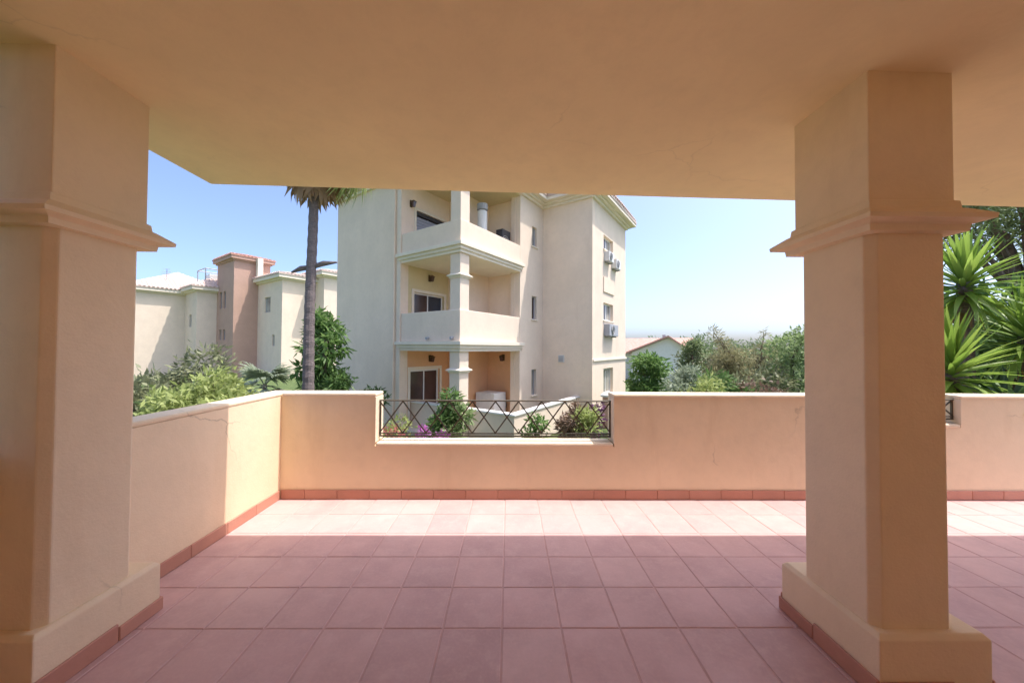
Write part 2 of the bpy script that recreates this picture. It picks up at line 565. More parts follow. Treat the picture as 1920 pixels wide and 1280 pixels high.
# iron railings in the gaps
def railing(label, xa, xb, z0, z1, y, cells, loc):
    r = thing('railing', label, 'railing', loc, group='iron railings set in the parapet gaps')
    wobj(MB().box(xa, xb, y - .016, y + .016, z1 - .014, z1), 'top_rail', 'iron', r, bevel=.003, seg=1)
    wobj(MB().box(xa, xb, y - .012, y + .012, z0, z0 + .014), 'bottom_rail', 'iron', r, bevel=.003, seg=1)
    wobj(MB().box(xa, xb, y - .012, y + .012, z0 + .030, z0 + .040), 'bottom_rail', 'iron', r)
    cw = (xb - xa) / cells
    za, zb = z0 + .040, z1 - .014
    h = zb - za
    L = math.hypot(cw, h)
    for k in range(cells):
        xm = xa + (k + .5) * cw
        for sgn, dy in ((1, .0035), (-1, -.0035)):
            me = MB().box(-L / 2, L / 2, -.004, .004, -.0065, .0065)
            o = wobj(me, 'lattice_bar', 'iron', r)
            o.location = (xm, y + dy, (za + zb) / 2)
            o.rotation_euler = (0, -sgn * math.atan2(h, cw), 0)
    for x in (xa + .008, xb - .008):
        wobj(MB().box(x - .007, x + .007, y - .008, y + .008, z0 + .014, z1 - .014), 'end_bar', 'iron', r)
    return r
railing('long black lattice railing filling the gap in the front wall', GX0 + .012, GX1 - .012, .625, 1.02, YF + .10, 10, ((GX0 + GX1) / 2, YF + .1, SILL))
railing('short black railing end showing beside the right pillar', HX0 + .012, HX1 - .012, .835, 1.06, YF + .06, 6, ((HX0 + HX1) / 2, YF + .06, SILL2))

# pillars
def pillar(label, xs, xp, wide):
    """xs: shaft x range, xp: plinth x range"""
    ya, yb_ = 1.606, 2.03
    p = thing('terrace_pillar', label, 'pillar', ((xs[0] + xs[1]) / 2, (ya + yb_) / 2, 0), group='pillars carrying the terrace ceiling')
    c = .036
    a, b_ = xs
    a2, b2 = a + .012, b_ - .012
    y2, y3 = ya + .008, yb_ - .008
    poly = [(a2 + c, y2), (b2 - c, y2), (b2, y2 + c), (b2, y3 - c), (b2 - c, y3), (a2 + c, y3), (a2, y3 - c), (a2, y2 + c)]
    wobj(MB().prism(poly, .27, 2.16), 'shaft', 'terr', p, bevel=.006)
    wobj(MB().stack(a, b_, ya, yb_, [(2.14, .004), (2.143, .030), (2.172, .034), (2.178, .046), (2.186, .085), (2.206, .088), (2.214, .078), (2.250, .028), (2.256, .016), (2.29, .012), (2.296, .003)]), 'capital', 'terr', p)
    zt = min(zc(a), zc(b_))
    wobj(MB().box(a, b_, ya, yb_, 2.27, zt + .03), 'upper_block', 'terr', p, bevel=.006)
    wobj(MB().stack(xp[0], xp[1], 1.572, 2.135, [(0, 0), (.275, 0), (.295, -.018)]), 'plinth', 'terr', p, bevel=.006)
    b4 = set(bpy.data.objects)
    skirting(p, (xp[0], 1.572), (xp[0], 2.148), (-1, 0), h=.075)
    skirting(p, (xp[1], 1.572), (xp[1], 2.148), (1, 0), h=.075)
    skirting(p, (xp[0], 2.135), (xp[1], 2.135), (0, 1), h=.075)
    skirting(p, (xp[0], 1.572), (xp[1], 1.572), (0, -1), h=.075)
    fix(p, b4)
    return p
pillar('square rendered pillar on the left, joined to the shaded side wall', (-2.52, -2.115), (-2.60, -2.095), 0)
pillar('free standing square pillar on the right with moulded capital', (1.697, 2.105), (1.685, 2.20), 0)

# ------------------------------------------------------------------ buildings
def panel(mb, org, d, n, length, z0, z1, t, holes=()):
    """wall slab with real openings: org (x,y), d along, n pointing inwards, thickness t"""
    o, d, n = Vector(org), Vector(d), Vector(n)
    ss = sorted({0, length, *[h[0] for h in holes], *[h[1] for h in holes]})
    zs = sorted({z0, z1, *[h[2] for h in holes], *[h[3] for h in holes]})
    P = lambda s, z, k: (*(o + d * s + n * (t * k)), z)
    hole = lambda a, b_, c, e: any(a >= h[0] - 1e-6 and b_ <= h[1] + 1e-6 and c >= h[2] - 1e-6 and e <= h[3] + 1e-6 for h in holes)
    for k in (0, 1):
        for a, b_ in zip(ss, ss[1:]):
            for c, e in zip(zs, zs[1:]):
                if not hole(a, b_, c, e):
                    mb.add([P(a, c, k), P(b_, c, k), P(b_, e, k), P(a, e, k)], [(0, 1, 2, 3)])
    for a, b_, c, e in [(0, length, z0, z1), *holes]:
        q = [(a, c), (b_, c), (b_, e), (a, e)]
        for i in range(4):
            p, r = q[i], q[(i + 1) % 4]
            mb.add([P(*p, 0), P(*r, 0), P(*r, 1), P(*p, 1)], [(0, 1, 2, 3)])
    return mb

def obox(mb, org, d, n, s0, s1, k0, k1, z0, z1):
    o, d, n = Vector(org), Vector(d), Vector(n)
    c = [o + d * s + n * k for s, k in ((s0, k0), (s1, k0), (s1, k1), (s0, k1))]
    return mb.prism([(p.x, p.y) for p in c], z0, z1)

def window(parent, org, d, n, h, frame='white', pane='glass', panes=2, depth=.10, fw=.055, sill=True, name='window', trim=False):
    a, b_, c, e = h
    mb = MB()
    for s0, s1, za, zb in ((a, b_, c, c + fw), (a, b_, e - fw, e), (a, a + fw, c + fw, e - fw), (b_ - fw, b_, c + fw, e - fw)):
        obox(mb, org, d, n, s0, s1, depth, depth + .05, za, zb)
    wf = mb.obj(name, frame, parent)
    wd = (b_ - a - 2 * fw) / panes
    for k in range(panes):
        s0, s1 = a + fw + k * wd, a + fw + (k + 1) * wd
        pm = obox(MB(), org, d, n, s0 + (.02 if k else 0), s1 - (.02 if k < panes - 1 else 0), depth + .022, depth + .034, c + fw, e - fw)
        pm.obj('pane', pane if isinstance(pane, str) else pane[k], wf)
        if k:
            obox(MB(), org, d, n, s0 - .02, s0 + .02, depth + .005, depth + .045, c + fw, e - fw).obj('mullion', frame, wf)
    if sill:
        obox(MB(), org, d, n, a - .05, b_ + .05, -.05, depth, c - .05, c - .002).obj('sill', 'pale', wf, bevel=.008)
    if trim:
        tm = MB()
        w_ = .10
        for s0, s1, za, zb in ((a - w_, a, c, e + w_), (b_, b_ + w_, c, e + w_), (a, b_, e, e + w_)):
            obox(tm, org, d, n, s0, s1, -.02, .0, za, zb)
        tm.obj('surround', 'pale', wf)
    return wf

def hip_roof(x0, x1, y0, y1, z, pitch, th=.12):
    w_ = min(x1 - x0, y1 - y0) / 2
    r = w_ * math.tan(pitch)
    cx, cy = (x0 + x1) / 2, (y0 + y1) / 2
    ra = [(x0 + w_, y0 + w_), (x1 - w_, y0 + w_), (x1 - w_, y1 - w_), (x0 + w_, y1 - w_)]
    ra = [(px + (.02 if i in (1, 2) else -.02), py + (.02 if i > 1 else -.02), z + th + r) for i, (px, py) in enumerate(ra)]
    e = [(x0, y0), (x1, y0), (x1, y1), (x0, y1)]
    return MB().rings([[(px, py, z) for px, py in e], [(px, py, z + th) for px, py in e], ra])

def tile_rows(x0, x1, y0, y1, z, pitch, side, pitch_w=.22):
    """rows of half round clay tiles on one slope of a hip roof (real ridges)"""
    w_ = min(x1 - x0, y1 - y0) / 2
    mb = MB()
    if side in ('x0', 'x1'):
        lo, hi = y0, y1
    else:
        lo, hi = x0, x1
    k = lo + pitch_w / 2
    while k < hi:
        run = min(w_, k - lo, hi - k)
        if run > .08:
            up = run * math.tan(pitch)
            def pt(t, s, hgt):
                q = k + s
                if side == 'x0': return (x0 + t * run, q, z + t * up + hgt)
                if side == 'x1': return (x1 - t * run, q, z + t * up + hgt)
                if side == 'y0': return (q, y0 + t * run, z + t * up + hgt)
                return (q, y1 - t * run, z + t * up + hgt)
            nn = max(1, int(run / .38))
            for i in range(nn):
                a, b_ = i / nn, (i + 1) / nn
                prof = [(-.085, 0), (-.06, .05), (0, .075), (.06, .05), (.085, 0)]
                vs = [pt(a - .02, s, h + .02) for s, h in prof] + [pt(b_, s * .85, h * .85) for s, h in prof]
                mb.add(vs, [(j, j + 1, j + 6, j + 5) for j in range(4)] + [(4, 3, 2, 1, 0)])
        k += pitch_w
    return mb

# ---- main building, local axes: x along its sunny sides, y along its shaded sides
ANG = .602
main = thing('apartment_building', 'cream three storey block with corner balconies beyond the front wall', 'building', (-1.42, 10.038, 0), math.pi / 2 - ANG)
X, Y_ = (1, 0), (0, 1)
mX, mY = (-1, 0), (0, -1)
B0 = -1.24
EV = 7.25
V0 = 2.65
# shaded blank wall left of the balconies
MB().prism([(0, V0 + .0), (.3, V0 + .0), (.3, 6.55), (0, 6.55)], B0, EV).obj('wall', 'cream', main)
MB().prism([(.3, 6.25), (9.2, 6.25), (9.2, 6.55), (.3, 6.55)], B0, EV).obj('wall', 'cream', main)
# slim pilaster beside the balcony openings
MB().box(-.045, 0, V0 - .02, V0 + .16, B0, EV).obj('pilaster', 'cream2', main)
MB().tube([(-.06, V0 + .28, B0), (-.06, V0 + .28, EV)], .035, 8).obj('downpipe', 'cream', main)
# recess walls, storey by storey
fz = [-1.10, 1.765, 4.665]
mats = ['ochre', 'yell', 'yell']
wins = [(.42, 1.80, -1.05, .80), (.55, 2.0, 2.15, 3.50), (.62, 2.0, 5.0, 6.36)]
for k in range(3):
    top = fz[k + 1] - .30 if k < 2 else EV - .05
    panel(MB(), (.30, V0), X, Y_, 1.92, fz[k] - .12, top + .05, .25, [(wins[k][0] - .30, wins[k][1] - .30, wins[k][2], wins[k][3])]).obj('recess_wall', ['ochre', 'yell', 'cream'][k], main)
    MB().prism([(2.22, 1.62), (3.42, 1.62), (3.42, V0 + .2), (2.22, V0 + .2)], fz[k] - .12, top + .05).obj('recess_wall', ['ochre', 'cream', 'cream'][k], main)
    MB().prism([(3.42, .22), (3.62, .22), (3.62, V0 + .2), (3.42, V0 + .2)], fz[k] - .12, top + .05).obj('recess_wall', ['ochre', 'cream', 'cream'][k], main)
    h = (wins[k][0] - .30, wins[k][1] - .30, wins[k][2], wins[k][3])
    if k == 0:
        window(main, (.30, V0), X, Y_, h, 'white', 'brown', 2, .08, .07, False, 'sliding_door', True)
    elif k == 1:
        window(main, (.30, V0), X, Y_, h, 'white', ('brown', 'glass'), 2, .10, .05, True, 'window', True)
    else:
        wf = window(main, (.30, V0), X, Y_, h, 'white', 'glass', 2, .16, .05, True, 'window', True)
        sl = 11
        for i in range(sl):
            z0 = h[2] + .05 + i * (h[3] - h[2] - .22) / sl
            obox(MB(), (.30, V0), X, Y_, h[0] + .03, h[1] - .03, .08, .115, z0, z0 + (h[3] - h[2] - .22) / sl - .012).obj('shutter_slat', 'shutter', wf)
        obox(MB(), (.30, V0), X, Y_, h[0] - .02, h[1] + .02, .03, .13, h[3] - .14, h[3] - .02).obj('shutter_box', 'dgrey', wf)
# sunny wall right of the balconies, with three small windows
hol = [(.85, 1.22, -.26, .74), (.85, 1.22, 2.69, 3.60), (.85, 1.22, 5.55, 6.32)]
panel(MB(), (3.22, 0), X, Y_, 1.73, B0, EV, .22, hol).obj('wall', 'cream2', main)
window(main, (3.22, 0), X, Y_, hol[0], 'grey', 'pgl', 1, .10, .04, True)
window(main, (3.22, 0), X, Y_, hol[1], 'grey', 'brown', 1, .10, .04, True)
window(main, (3.22, 0), X, Y_, hol[2], 'grey', 'pgl', 1, .10, .04, True)
# projecting wing
W0 = -2.113
MB().prism([(4.953, W0 + .0), (5.2, W0 + .0), (5.2, .215), (4.953, .215)], B0, EV).obj('wall', 'cream', main)
hw_ = [(.98, 2.20, -.30, .76), (.98, 2.20, 2.72, 3.44), (.98, 2.20, 5.62, 6.20)]
panel(MB(), (5.2, W0), X, Y_, 4.07, B0, EV, .25, hw_).obj('wall', 'cream2', main)
window(main, (5.2, W0), X, Y_, hw_[0], 'white', 'pgl', 2, .12, .06, True)
window(main, (5.2, W0), X, Y_, hw_[1], 'white', ('glass', 'pgl'), 2, .12, .06, True)
window(main, (5.2, W0), X, Y_, hw_[2], 'white', ('glass', 'pgl'), 2, .12, .06, True)
MB().prism([(9.0, W0 + .25), (9.27, W0 + .25), (9.27, 6.25), (9.0, 6.25)], B0, EV).obj('wall', 'cream', main)
MB().box(5.0, 9.32, W0 - .05, W0, 1.08, 1.16).obj('string_course', 'pale', main, bevel=.01)
# window hoods over the wing windows
for z in (3.86, ):
    MB().box(6.14, 7.46, W0 - .04, W0, z, z + .62).obj('blind_panel', 'cream', main, bevel=.01)
# vent in the blank wing wall
vt = MB().box(4.90, 4.953, -.97, -.73, 1.02, 1.30).obj('vent', 'lgrey', main, bevel=.005)
for i in range(5):
    MB().box(4.885, 4.90, -.95, -.75, 1.05 + i * .048, 1.075 + i * .048).obj('vent_slat', 'grey', vt)

# balcony slabs with stepped edge moulding, parapets
for k, s in ((1, 1.765), (2, 4.665)):
    mbs = MB()
    for z0, z1, ov in ((s - .30, s - .21, .03), (s - .21, s - .11, .08), (s - .11, s, .14)):
        mbs.prism([(-ov, -ov), (3.22 + ov, -ov), (3.22 + ov, .0), (3.42, .0), (3.42, V0), (.0, V0), (.0, V0 + ov), (-ov, V0 + ov)], z0, z1)
    mbs.obj('balcony_slab', 'pale', main, bevel=.012)
    ph = .93 if k == 1 else .68
    t = .16
    MB().prism([(0.0, 0.0), (3.22, 0.0), (3.22, t), (t, t), (t, V0 - .02), (0, V0 - .02)], s + .002, s + ph).obj('balcony_parapet', 'cream2', main, bevel=.02)
    for (px_, py_) in ((.0, 1.3), (.0, .28)):
        if k == 1:
            MB().tube([(.03, py_, s + .10), (-.10, py_, s + .09)], .045, 8).obj('drain_spout', 'grey', main)
# terrace floor of the ground storey
MB().prism([(-.02, -.02), (3.42, -.02), (3.42, V0 + .2), (-.02, V0 + .2)], B0, -1.10).obj('porch_floor', 'paving', main)
# corner columns
for k in range(3):
    za = [-1.10, 1.765 + .90, 4.665 + .64][k]
    zb = [1.765 - .29, 4.665 - .29, EV][k]
    cx = .03
    o = MB().box(cx, cx + .40, cx, cx + .40, za, zb).obj('corner_column', 'cream2', main, bevel=.015)
    zr = [.92, 3.72, 6.62][k]
    MB().stack(cx, cx + .40, cx, cx + .40, [(zr - .09, .003), (zr - .08, .03), (zr - .035, .035), (zr - .03, .08), (zr, .085), (zr + .035, .02), (zr + .05, .003)]).obj('capital', 'pale', o)
# side jamb pier of the recess (lit strip at its right edge)
MB().box(3.20, 3.415, .22, .40, B0, EV).obj('pier', 'cream2', main)
# ceiling over the top balcony, eaves and roof
MB().prism([(.31, .01), (3.41, .01), (3.41, 6.24), (.31, 6.24)], EV - .05, EV - .002).obj('soffit', 'yell', main)
P0 = [(-.02, -.02), (4.953, -.02), (4.953, W0), (9.27, W0), (9.27, 6.55), (-.02, 6.55)]
def offset_rect_poly(ov):
    return [(-ov, -ov), (4.953 - ov, -ov), (4.953 - ov, W0 - ov), (9.27 + ov, W0 - ov), (9.27 + ov, 6.55 + ov), (-ov, 6.55 + ov)]
mbs = MB()
for z0, z1, ov in ((EV, EV + .09, .10), (EV + .09, EV + .17, .22), (EV + .17, EV + .30, .40)):
    mbs.prism(offset_rect_poly(ov), z0, z1)
mbs.obj('eaves_cornice', 'pale', main, bevel=.012)
PT = math.radians(20)
rf = hip_roof(-.42, 9.69, -.42, 6.97, EV + .302, PT).obj('roof', 'roof2', main)
hip_roof(4.53, 9.70, W0 - .42, 3.2, EV + .3025, PT).obj('roof', 'roof2', main)
for sd_ in ('y0', 'x0'):
    o = tile_rows(4.53, 9.70, W0 - .42, 3.2, EV + .42, PT, sd_).obj('roof_tiles', 'roof2', main)
    o['kind'] = 'stuff'
o = tile_rows(-.42, 9.69, -.42, 6.97, EV + .42, PT, 'y0').obj('roof_tiles', 'roof2', main)
o['kind'] = 'stuff'

MW = Matrix.Translation(main.location) @ Matrix.Rotation(main.rotation_euler.z, 4, 'Z')
def on_main(u_, v_, z):
    return MW @ Vector((u_, v_, z))
RZ = main.rotation_euler.z

# wall lamps: local frame with the wall behind +y
def wall_lamp(label, u_, v_, z, rz):
    t = thing('wall_lamp', label, 'wall lamp', on_main(u_, v_, z), RZ + rz, 'lantern wall lamps on the balconies')
    MB().box(-.05, .05, -.02, 0, -.12, .12).obj('backplate', 'brass', t, bevel=.006)
    MB().tube([(0, -.02, .06), (0, -.10, .10), (0, -.14, .08)], .012, 6).obj('arm', 'brass', t)
    MB().stack(-.05, .05, -.19, -.09, [(-.13, -.01), (.04, .015)]).obj('lantern', 'brown', t)
    MB().stack(-.05, .05, -.19, -.09, [(.04, .03), (.06, .02), (.11, -.045)]).obj('cap', 'brass', t)
    return t
wall_lamp('lantern above the middle balcony window', 1.25, V0, 4.08, 0)
wall_lamp('lantern on the top balcony wall beside the shuttered window', .38, V0, 6.5, 0)
wall_lamp('lantern above the ground floor sliding door', 1.30, V0, 1.18, 0)
wall_lamp('lantern on the bare peach wall of the ground floor porch', 3.42, .86, 1.2, -math.pi / 2)

# air conditioners: front faces -y in the local frame
def aircon(label, loc, rz, w_=.82, h_=.56, d_=.30, mat='white', group='outdoor air conditioner units'):
    t = thing('air_conditioner', label, 'air conditioner', loc, rz, group)
    MB().box(-w_ / 2, w_ / 2, -d_, 0, 0, h_).obj('case', mat, t, bevel=.02)
    rr = min(w_, h_) * .40
    cx = -w_ * .14
    ring = [(cx + rr * math.cos(a), -d_ - .004, h_ / 2 + rr * math.sin(a)) for a in [2 * math.pi * i / 20 for i in range(20)]]
    MB().rings([[(x, y - .006, z) for x, y, z in ring], ring]).obj('fan_opening', 'dgrey', t)
    for k in range(3):
        r2 = rr * (k + 1) / 3.1
        MB().tube([(cx + r2 * math.cos(a), -d_ - .018, h_ / 2 + r2 * math.sin(a)) for a in [2 * math.pi * i / 16 for i in range(17)]], .006, 4).obj('guard_ring', 'lgrey', t)
    for x in (-w_ * .3, w_ * .3):
        MB().box(x - .02, x + .02, -d_ + .02, 0, -.05, -.001).obj('bracket', 'grey', t)
    return t
aircon('grey unit under the top wing window, nearer the corner', on_main(6.55, W0, 5.12), RZ, .62, .40, .22, 'lgrey')
aircon('pale unit on the wing wall, farther from the corner, beside another unit', on_main(7.5, W0, 5.0), RZ, .62, .40, .22, 'lgrey')
aircon('grey slim unit under the middle wing window', on_main(6.80, W0, 2.08), RZ, 1.15, .48, .24, 'grey')
aircon('dark unit behind the right end of the top balcony parapet', on_main(2.85, .66, 5.02), RZ, .50, .85, .3, 'dgrey')
aircon('pale boxy unit standing on the ground floor porch before the peach wall', on_main(2.5, 1.05, -1.03), RZ + math.pi / 2, .85, .95, .75, 'lgrey')
# rods for the dark unit: it stands on the balcony on a small block
wh = thing('water_heater', 'slim white cylinder standing on the top balcony against the back wall', 'water heater', on_main(2.05, .85, 4.67), RZ)
MB().tube([(0, 0, 0), (0, 0, .03), (0, 0, 1.72), (0, 0, 1.78)], [.14, .17, .17, .10], 20).obj('tank', 'white', wh, smooth=False)
MB().tube([(0, 0, 1.78), (0, 0, 1.98)], [.19, .19], 16).obj('hood', 'grey', wh)
MB().tube([(.1, 0, 0), (.1, 0, .0 + .25), (.2, 0, .3)], .02, 6).obj('pipe', 'grey', wh)
# a low table and chair clutter rail behind the parapet, seen just over it
st = thing('plinth_block', 'low grey block under the dark unit on the top balcony', 'block', on_main(2.85, .50, 4.665), RZ)
MB().box(-.3, .3, -.18, .18, .002, .305).obj('block_body', 'grey', st, bevel=.02)

# garden wall of the ground floor porch
gw = thing('garden_wall', 'low white capped garden wall with a pointed corner below the balconies', 'wall', (.16, 9.54, -1.25), RZ)
GL = MB()
MB().prism([(0, 0), (5.2, 0), (5.2, .18), (.18, .18), (.18, 4.9), (0, 4.9)], .001, .94).obj('wall_body', 'cream2', gw)
MB().prism([(-.03, -.03), (5.23, -.03), (5.23, .21), (.21, .21), (.21, 4.93), (-.03, 4.93)], .942, 1.0).obj('coping', 'white', gw, bevel=.012)
gp = thing('gate_post', 'white capped pinkish gate post at the far end of the low garden wall', 'post', (3.62, 12.45, -1.25), RZ)
MB().box(-.18, .18, -.18, .18, .001, 1.10).obj('post_body', 'pink', gp, bevel=.01)
MB().stack(-.18, .18, -.18, .18, [(1.10, .05), (1.16, .06), (1.22, .01), (1.26, -.08)]).obj('cap', 'white', gp)

# ---- left building complex: stepped cream wings and a pink tower, same orientation
lb = thing('apartment_building', 'stepped cream block with a dusty pink tiled stair tower, far behind the palm', 'building', (-19.9, 30.5, -1.25), math.pi / 2 - ANG)
LZ = 1.25
def block(x0, x1, y0, y1, ev, wall, roofm, pitch=18, holes_left=(), holes_right=(), ov=.45, win='pgl', frame='grey'):
    t = .25
    panel(MB(), (x0, y1), mY, X, y1 - y0, 0, ev, t, holes_left).obj('wall', wall, lb)
    panel(MB(), (x0 + t, y0), X, Y_, x1 - x0 - t, 0, ev, t, holes_right).obj('wall', wall, lb)
    MB().box(x1 - t, x1, y0 + t, y1, 0, ev).obj('wall', wall, lb)
    MB().box(x0 + t, x1 - t, y1 - t, y1, 0, ev).obj('wall', wall, lb)
    for h in holes_left:
        window(lb, (x0, y1), mY, X, h, frame, win, 1, .12, .07, False)
    for h in holes_right:
        window(lb, (x0 + t, y0), X, Y_, h, frame, win, 1, .12, .07, False)
    mbs = MB()
    for a, b_, o in ((0, .14, ov * .4), (.14, .40, ov)):
        mbs.box(x0 - o, x1 + o, y0 - o, y1 + o, ev + a + .001, ev + b_)
    mbs.obj('eaves_cornice', 'pale' if wall != 'pink' else 'pink', lb)
    hip_roof(x0 - ov - .05, x1 + ov + .05, y0 - ov - .05, y1 + ov + .05, ev + .402, math.radians(pitch)).obj('roof', roofm, lb)
    for side in ('x0', 'y0'):
        o = tile_rows(x0 - ov - .05, x1 + ov + .05, y0 - ov - .05, y1 + ov + .05, ev + .52, math.radians(pitch), side, .30).obj('roof_tiles', roofm, lb)
        o['kind'] = 'stuff'
block(2.83, 9, -1.53, 3, 8.0 + LZ, 'cream2', 'roof2', 16)
block(0, 2.82, 0, 5.07, 7.45 + LZ, 'cream', 'roof2', 14, holes_left=[(1.55, 2.75, 4.7 + LZ, 6.1 + LZ), (3.2, 3.7, 1.6 + LZ, 2.6 + LZ)])
block(-1.91, 1.0, 5.08, 9.36, 9.45 + LZ, 'pink', 'roof', 14, ov=.3,
      holes_left=[(.75, 1.35, 5.15 + LZ, 6.75 + LZ), (1.75, 2.35, 5.15 + LZ, 6.75 + LZ), (.75, 1.35, 2.15 + LZ, 3.15 + LZ), (1.75, 2.35, 2.15 + LZ, 3.15 + LZ), (1.1, 2.2, -1.1 + LZ, .7 + LZ)], win='brown')
block(-3.42, 1.0, 9.37, 13.05, 6.75 + LZ, 'cream2', 'roof2', 30, holes_left=[(1.5, 2.2, 3.4 + LZ, 4.6 + LZ)], win='glass')
block(-7.2, 1.0, 13.06, 22, 6.6 + LZ, 'cream2', 'roof2', 27)
MB().box(-.3, .15, 4.4, 4.85, 7.8 + LZ, 9.9 + LZ).obj('chimney', 'pale', lb, bevel=.02)
# pipe frame and aerials on the left wing's roof
fr = MB()
for x, y in ((-2.6, 10.2), (-2.6, 12.6), (-.6, 10.2), (-.6, 12.6)):
    fr.tube([(x, y, 7.6 + LZ), (x, y, 9.2 + LZ)], .05, 6)
for a, b_ in (((-2.6, 10.2), (-2.6, 12.6)), ((-.6, 10.2), (-.6, 12.6)), ((-2.6, 10.2), (-.6, 10.2)), ((-2.6, 12.6), (-.6, 12.6))):
    fr.tube([(*a, 9.2 + LZ), (*b_, 9.2 + LZ)], .05, 6)
fr.obj('roof_frame', 'grey', lb)
MB().box(-2.2, -1.0, 10.6, 12.0, 7.55 + LZ, 8.75 + LZ).obj('roof_tank', 'white', lb, bevel=.05)
ae = MB().tube([(-4.5, 14.5, 7.2 + LZ), (-4.5, 14.5, 9.3 + LZ)], .03, 6)
for z, l in ((9.25, .5), (9.0, .7), (8.8, .9)):
    ae.tube([(-4.5 - l * .4, 14.5 + l * .4, z + LZ), (-4.5 + l * .4, 14.5 - l * .4, z + LZ)], .02, 5)
ae.obj('aerial', 'grey', lb)

# ---- small house far right
fh = thing('house', 'small pale house with pinkish tile roof behind the shrubs', 'house', (11.9, 27.8, -1.25), math.radians(-28))
MB().box(-1.9, 2.6, 0, 6, .001, 2.5).obj('wall', 'white', fh)
MB().add([(-1.9, 0, 2.5), (2.6, 0, 2.5), (.9, 0, 3.7), (-1.9, 6, 2.5), (2.6, 6, 2.5), (.9, 6, 3.7)], [(0, 1, 2), (3, 5, 4), (0, 2, 5, 3), (1, 4, 5, 2), (0, 3, 4, 1)]).obj('gable', 'white', fh)
rf = MB().add([(-2.3, -.4, 2.38), (.9, -.4, 3.72), (.9, 6.4, 3.72), (-2.3, 6.4, 2.38), (-2.3, -.4, 2.52), (.9, -.4, 3.86), (.9, 6.4, 3.86), (-2.3, 6.4, 2.52)],
              [(0, 1, 2, 3), (4, 7, 6, 5), (0, 4, 5, 1), (1, 5, 6, 2), (2, 6, 7, 3), (3, 7, 4, 0)]).obj('roof', 'roof3', fh)
MB().add([(3.0, -.4, 2.2), (.905, -.4, 3.72), (.905, 6.4, 3.72), (3.0, 6.4, 2.2), (3.0, -.4, 2.34), (.905, -.4, 3.86), (.905, 6.4, 3.86), (3.0, 6.4, 2.34)],
         [(0, 3, 2, 1), (4, 5, 6, 7), (0, 1, 5, 4), (1, 2, 6, 5), (2, 3, 7, 6), (3, 0, 4, 7)]).obj('roof', 'roof3', fh)
MB().box(-4.2, 2.4, 3.2, 7.2, .002, 2.45).obj('wall', 'white', fh)
MB().add([(-4.5, 2.7, 2.36), (2.7, 2.7, 2.36), (2.7, 5.2, 3.80), (-4.5, 5.2, 3.80), (2.7, 7.7, 2.36), (-4.5, 7.7, 2.36)],
         [(0, 1, 2, 3), (3, 2, 4, 5), (1, 4, 2), (0, 3, 5), (0, 5, 4, 1)]).obj('roof', 'roof3', fh)
ch = MB().box(.35, .6, 1.4, 1.65, 3.3, 3.98).obj('chimney', 'grey', rf, bevel=.02)

# ------------------------------------------------------------------ vegetation
def limb_tubes(base, height, tips, r0, seed):
    rnd = random.Random(seed)
    mb = MB()
    bx, by, bz = base
    lean = (rnd.uniform(-.1, .1) * height, rnd.uniform(-.1, .1) * height)
    n = 6
    tr = [(bx + lean[0] * (i / n) ** 1.5 + rnd.uniform(-.02, .02), by + lean[1] * (i / n) ** 1.5, bz + height * i / n) for i in range(n + 1)]
    mb.tube(tr, [r0 * (1 - .55 * i / n) for i in range(n + 1)], 8)
    for tx, ty, tz in tips:
        k = rnd.randint(2, n)
        s = Vector(tr[k])
        e = Vector((tx, ty, tz))
        m = (s + e) / 2 + Vector((rnd.uniform(-.1, .1), rnd.uniform(-.1, .1), .1)) * (e - s).length
        mb.tube([s, m, e], [r0 * .42, r0 * .28, r0 * .08], 5)
    return mb

def tree(name, label, cat, loc, crown, mat, n, L, W, seed, trunk_h, r0, group=None, droop=0.0, out=.6, bark='bark', part='crown', inner=.45):
    """crown: list of clumps relative to loc (x,y,z,r or rx,ry,rz)"""
    t = thing(name, label, cat, loc, 0, group)
    cl = [c if len(c) == 6 else (*c[:3], c[3], c[3], c[3]) for c in crown]
    link(part, quads_mesh(part, leaf_cloud(cl, n, L, W, seed, droop, out, inner), mat), t)
    limb_tubes((0, 0, 0), trunk_h, [c[:3] for c in cl[:26]], r0, seed).obj('trunk', bark, t)
    return t

def clumpy(rx, ry, z0, z1, n, r, seed, cone=0.0):
    rnd = random.Random(seed)
    out = []
    while len(out) < n:
        x, y, z = rnd.uniform(-1, 1), rnd.uniform(-1, 1), rnd.uniform(-1, 1)
        if x * x + y * y + z * z > 1:
            continue
        zz = (z + 1) / 2
        k = 1 - cone * zz
        rr = r * rnd.uniform(.6, 1.25) * (1 - cone * .5 * zz)
        out.append((x * rx * k, y * ry * k, z0 + zz * (z1 - z0), rr, rr, rr * rnd.uniform(.7, 1)))
    return out
G = -1.25
# left: olive green tree and lime bush beyond the side wall
tree('olive_tree', 'grey green loose leafed tree behind the left pillar', 'tree', (-5.5, 5.6, G), clumpy(.95, .8, .9, 2.85, 20, .30, 1), 'gol', 5200, .13, .045, 11, 1.5, .07)
tree('lime_bush', 'bright lime green bush above the shaded side wall', 'bush', (-3.75, 4.45, G), clumpy(.80, .5, 1.5, 2.42, 26, .20, 2), 'gyel', 6500, .10, .034, 12, 1.4, .05, droop=.2)
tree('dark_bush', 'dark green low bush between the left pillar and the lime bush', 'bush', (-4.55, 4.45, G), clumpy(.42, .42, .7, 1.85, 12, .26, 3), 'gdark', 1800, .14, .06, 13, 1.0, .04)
tree('broadleaf_shrub', 'tall glossy green shrub directly behind the palm trunk', 'shrub', (-4.92, 9.5, G), clumpy(.42, .4, .5, 2.6, 20, .24, 4), 'gmid', 3600, .15, .055, 14, 1.8, .06, droop=.3)
